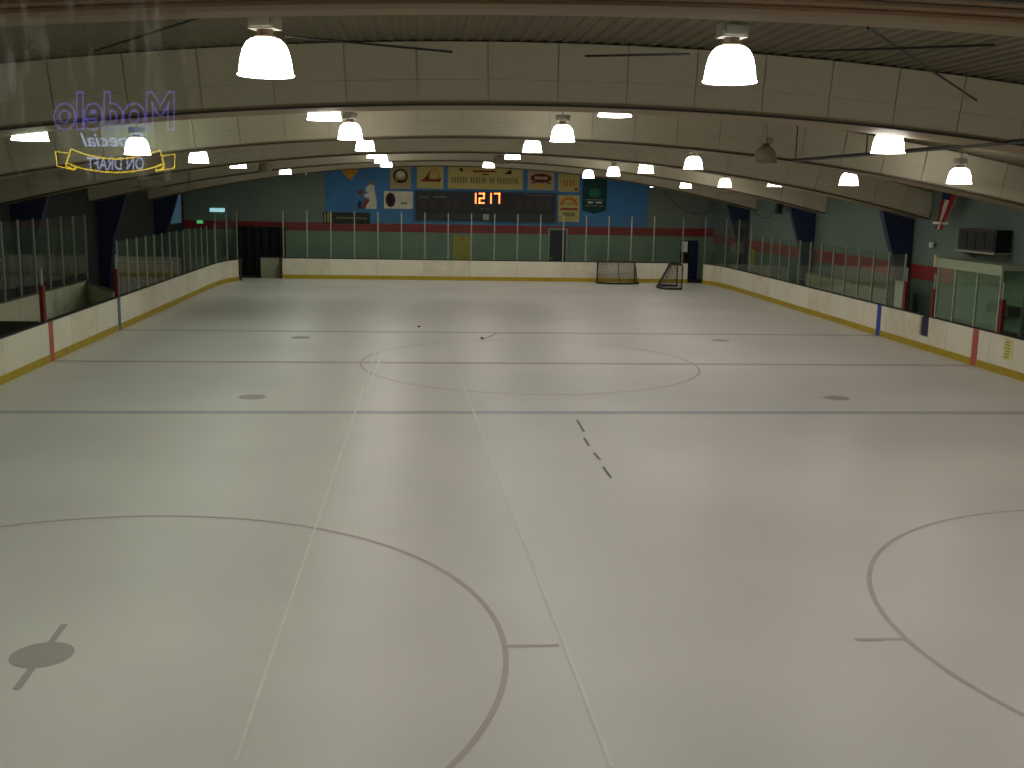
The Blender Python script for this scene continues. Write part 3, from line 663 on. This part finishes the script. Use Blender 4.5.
for r, (X, Z, c) in enumerate(ROWS):
    for j, y in enumerate(LY):
        off = (r, j) in ((3, 3), (2, 6), (0, 6))
        Z_ = z_beam(X)+.05 if j == 8 else Z + (.1 if (r, j) == (2, 2) else 0)
        t = thing('high_bay_lamp', ('unlit' if off else 'lit') + ' lamp '+RN[r]+', '+lamp_place(r, j), 'lamp', (X, y, Z_), random.uniform(0, 6), 'bell lamps under the roof')
        link('bell', BME['off' if off else c], t); link('lens', LENS['off' if off else c], t); link('collar', COLLAR, t); link('ballast_box', BALL, t)
        MB().tube([(0, 0, .55), (0, 0, z_top(X)-Z_)], .012, 6).obj('hanger', GREYM, t)
        if not off:
            ld = bpy.data.lights.new('lamp_light', 'AREA'); ld.shape = 'DISK'; ld.size = .44; ld.energy = LAMP_W; ld.color = TINT[c]
            lo = bpy.data.objects.new('lamp_light', ld); COL.objects.link(lo); lo.parent = t; lo.location = (0, 0, -.012)

# ------------------------------------------------------------------ bar room behind the viewing window, with its neon sign
RX0, RX1, RY0, RZ0, RZ1 = -8.0, 3.0, -34.5, 3.0, 5.9
BARM = mat('bar_wall', (30, 28, 27), .9, .15); 
NW = struct(MB().box(WL, -5.6, YN-.15, YN, -.02, 6.6).box(-.2, WR, YN-.15, YN, -.02, 6.6).box(-5.6, -.2, YN-.15, YN, -.02, 3.85).box(-5.6, -.2, YN-.15, YN, 5.75, 6.6).obj('wall_window', GREENU), 'wall holding the viewing window')
struct(MB().box(RX0, RX1, RY0-.1, RY0, RZ0, RZ1).obj('wall_bar_back', BARM)); struct(MB().box(RX0-.1, RX0, RY0, YN-.15, RZ0, RZ1).obj('wall_bar_left', BARM)); struct(MB().box(RX1, RX1+.1, RY0, YN-.15, RZ0, RZ1).obj('wall_bar_right', BARM))
struct(MB().box(RX0-.1, RX1+.1, RY0-.1, YN-.15, RZ0-.1, RZ0).obj('floor_bar', BARM)); struct(MB().box(RX0-.1, RX1+.1, RY0-.1, YN-.15, RZ1, RZ1+.1).obj('ceiling_bar', BARM))
YP = YN-.07
SY = RY0+.06
def mir(u, v):
    p = aty(u, v, 2*YP-SY); return Vector((p.x, SY, p.z))
ns = thing('neon_sign', 'neon beer sign with yellow ribbon, seen mirrored in the window glass', 'neon sign', (0, 0, 0))
def curve_tubes(name, polys, r, m):
    b = MB()
    for pl in polys: b.tube([mir(*q) for q in pl], r, 6)
    return b.obj(name, m, ns)
NY = emis('neon_yellow', (1, .72, .02), 5); NB = emis('neon_blue', (.2, .16, .85), 1.6); NWH = emis('neon_white', (.5, .6, 1), 3.4)
def text(name, s, u0, u1, v0, v1, m, bevel, fill, shear=0, bold=0, squash=True):
    """lettering that reads from inside the room; u0/v1 = where the first letter's foot shows in the glass"""
    cu = bpy.data.curves.new(name, 'FONT'); cu.body = s; cu.fill_mode = fill; cu.bevel_depth = bevel; cu.shear = shear; cu.resolution_u = 3; cu.bevel_resolution = 1; cu.offset = bold
    o = bpy.data.objects.new(name, cu); COL.objects.link(o)
    me = bpy.data.meshes.new_from_object(o.evaluated_get(bpy.context.evaluated_depsgraph_get())); bpy.data.objects.remove(o)
    X = [v.co.x for v in me.vertices]; Y = [v.co.y for v in me.vertices]; ax, bx, ay, by = min(X), max(X), min(Y), max(Y)
    for v in me.vertices:
        fx, fy = (v.co.x-ax)/(bx-ax), (v.co.y-ay)/(by-ay)
        p = mir(u0+(u1-u0)*fx, v1+(v0-v1)*fy); v.co = (p.x, p.y+v.co.z*.5, p.z)
    me.materials.clear(); me.materials.append(m)
    return link(name, me, ns)
text('lettering', 'Modelo', 175, 53, 91, 131, NB, .022, 'NONE', 0, .03)
text('lettering', 'Especial', 147, 80, 133, 151, NWH, 0, 'FRONT', .35, .012)
text('lettering', 'ON DRAFT', 144, 87, 157, 170, NWH, 0, 'FRONT', 0, .012)
def arc(pts, n=10):
    """smooth curve through points"""
    out = []
    for i in range(len(pts)-1):
        p0 = Vector(pts[max(0, i-1)]); p1 = Vector(pts[i]); p2 = Vector(pts[i+1]); p3 = Vector(pts[min(len(pts)-1, i+2)])
        for k in range(n):
            s = k/n; out.append(tuple(.5*((2*p1)+(p2-p0)*s+(2*p0-5*p1+4*p2-p3)*s*s+(3*p1-p0-3*p2+p3)*s**3)))
    return out+[tuple(pts[-1])]
curve_tubes('ribbon_tube', [arc([(71, 149), (90, 155.5), (115, 159), (140, 156), (160, 150.5)]), arc([(66, 163), (85, 169), (115, 172.5), (145, 169.5), (164, 164)]),
    [(71, 149), (66.5, 163)], [(160, 150.5), (164, 164)], [(68, 153), (55.5, 151.5), (57, 166), (75, 170)], [(163, 156), (175, 154), (174.5, 168), (156, 171)],
    arc([(66, 163), (66.5, 166), (75, 170)]), arc([(164, 164), (163, 168), (156, 171)]), arc([(66.5, 163), (75, 166.5), (74, 170)]), arc([(163.5, 164), (157, 166), (156, 170.5)])], .0045, NY)
a, b = mir(152, 124), mir(100, 146)
MB().box(min(a.x, b.x), max(a.x, b.x), SY-.05, SY-.04, min(a.z, b.z), max(a.z, b.z)).obj('backing_glow', emis('neon_green', (.1, .45, .08), .7), ns)
a, b = mir(178, 88), mir(50, 174)
MB().box(min(a.x, b.x), max(a.x, b.x), SY-.06, SY-.052, min(a.z, b.z), max(a.z, b.z)).obj('backing', DARK, ns)

# window pane with streaks of dirt
def panemat():
    m = bpy.data.materials.new('window_pane'); m.use_nodes = True; nt = m.node_tree; nt.nodes.clear()
    N = nt.nodes.new; out = N('ShaderNodeOutputMaterial')
    t = N('ShaderNodeBsdfTransparent'); g = N('ShaderNodeBsdfGlossy'); g.inputs['Roughness'].default_value = 0.0
    fr = N('ShaderNodeFresnel'); fr.inputs[0].default_value = 1.5
    dg = N('ShaderNodeMath'); dg.operation = 'MULTIPLY'; dg.inputs[1].default_value = 3.0; dg.use_clamp = True; nt.links.new(fr.outputs[0], dg.inputs[0])   # double glazing: several reflecting faces
    mx = N('ShaderNodeMixShader'); nt.links.new(dg.outputs[0], mx.inputs[0]); nt.links.new(t.outputs[0], mx.inputs[1]); nt.links.new(g.outputs[0], mx.inputs[2])
    tc = N('ShaderNodeTexCoord'); mp = N('ShaderNodeMapping'); mp.inputs['Scale'].default_value = (230, 1, 45); nt.links.new(tc.outputs['Object'], mp.inputs[0])
    n = N('ShaderNodeTexNoise'); n.inputs['Scale'].default_value = 1; n.inputs['Detail'].default_value = 5; nt.links.new(mp.outputs[0], n.inputs['Vector'])
    r = N('ShaderNodeValToRGB'); r.color_ramp.elements[0].position = .52; r.color_ramp.elements[1].position = .8; r.color_ramp.elements[1].color = (.4, .4, .4, 1); nt.links.new(n.outputs[0], r.inputs[0])
    sx = N('ShaderNodeSeparateXYZ'); nt.links.new(tc.outputs['Object'], sx.inputs[0])
    def ramp(sock, a_, b_):
        k = N('ShaderNodeMapRange'); k.interpolation_type = 'SMOOTHSTEP'; k.inputs[1].default_value = a_; k.inputs[2].default_value = b_; nt.links.new(sock, k.inputs[0]); return k.outputs[0]
    def mul(a_, b_):
        k = N('ShaderNodeMath'); k.operation = 'MULTIPLY'; nt.links.new(a_, k.inputs[0])
        if isinstance(b_, float): k.inputs[1].default_value = b_
        else: nt.links.new(b_, k.inputs[1])
        return k.outputs[0]
    fac = mul(mul(r.outputs[0], ramp(sx.outputs[2], 4.46, 4.56)), ramp(sx.outputs[0], -2.98, -3.13))
    d = N('ShaderNodeBsdfTranslucent'); d.inputs[0].default_value = (.7, .7, .7, 1)
    m2 = N('ShaderNodeMixShader'); nt.links.new(fac, m2.inputs[0]); nt.links.new(mx.outputs[0], m2.inputs[1]); nt.links.new(d.outputs[0], m2.inputs[2])
    nt.links.new(m2.outputs[0], out.inputs[0]); return m
wn = bpy.data.objects.new('window_1', None); COL.objects.link(wn); struct(wn, 'streaked viewing window of the bar')
PX, PZ = aty(190, 150, YP).x, aty(120, 180, YP).z
MB().add([(-5.55, YP, PZ), (PX, YP, PZ), (PX, YP, 5.7), (-5.55, YP, 5.7)], [(0, 1, 2, 3)]).obj('pane', panemat(), wn)
for q in ((-5.6, -.2, 3.85, 3.9), (-5.6, -.2, 5.7, 5.75), (-5.6, -5.55, 3.9, 5.7), (-.25, -.2, 3.9, 5.7)):
    MB().box(q[0]+.001, q[1]-.001, YP-.04, YP+.04, q[2]+.001, q[3]-.001).obj('window_frame', DARK, wn)
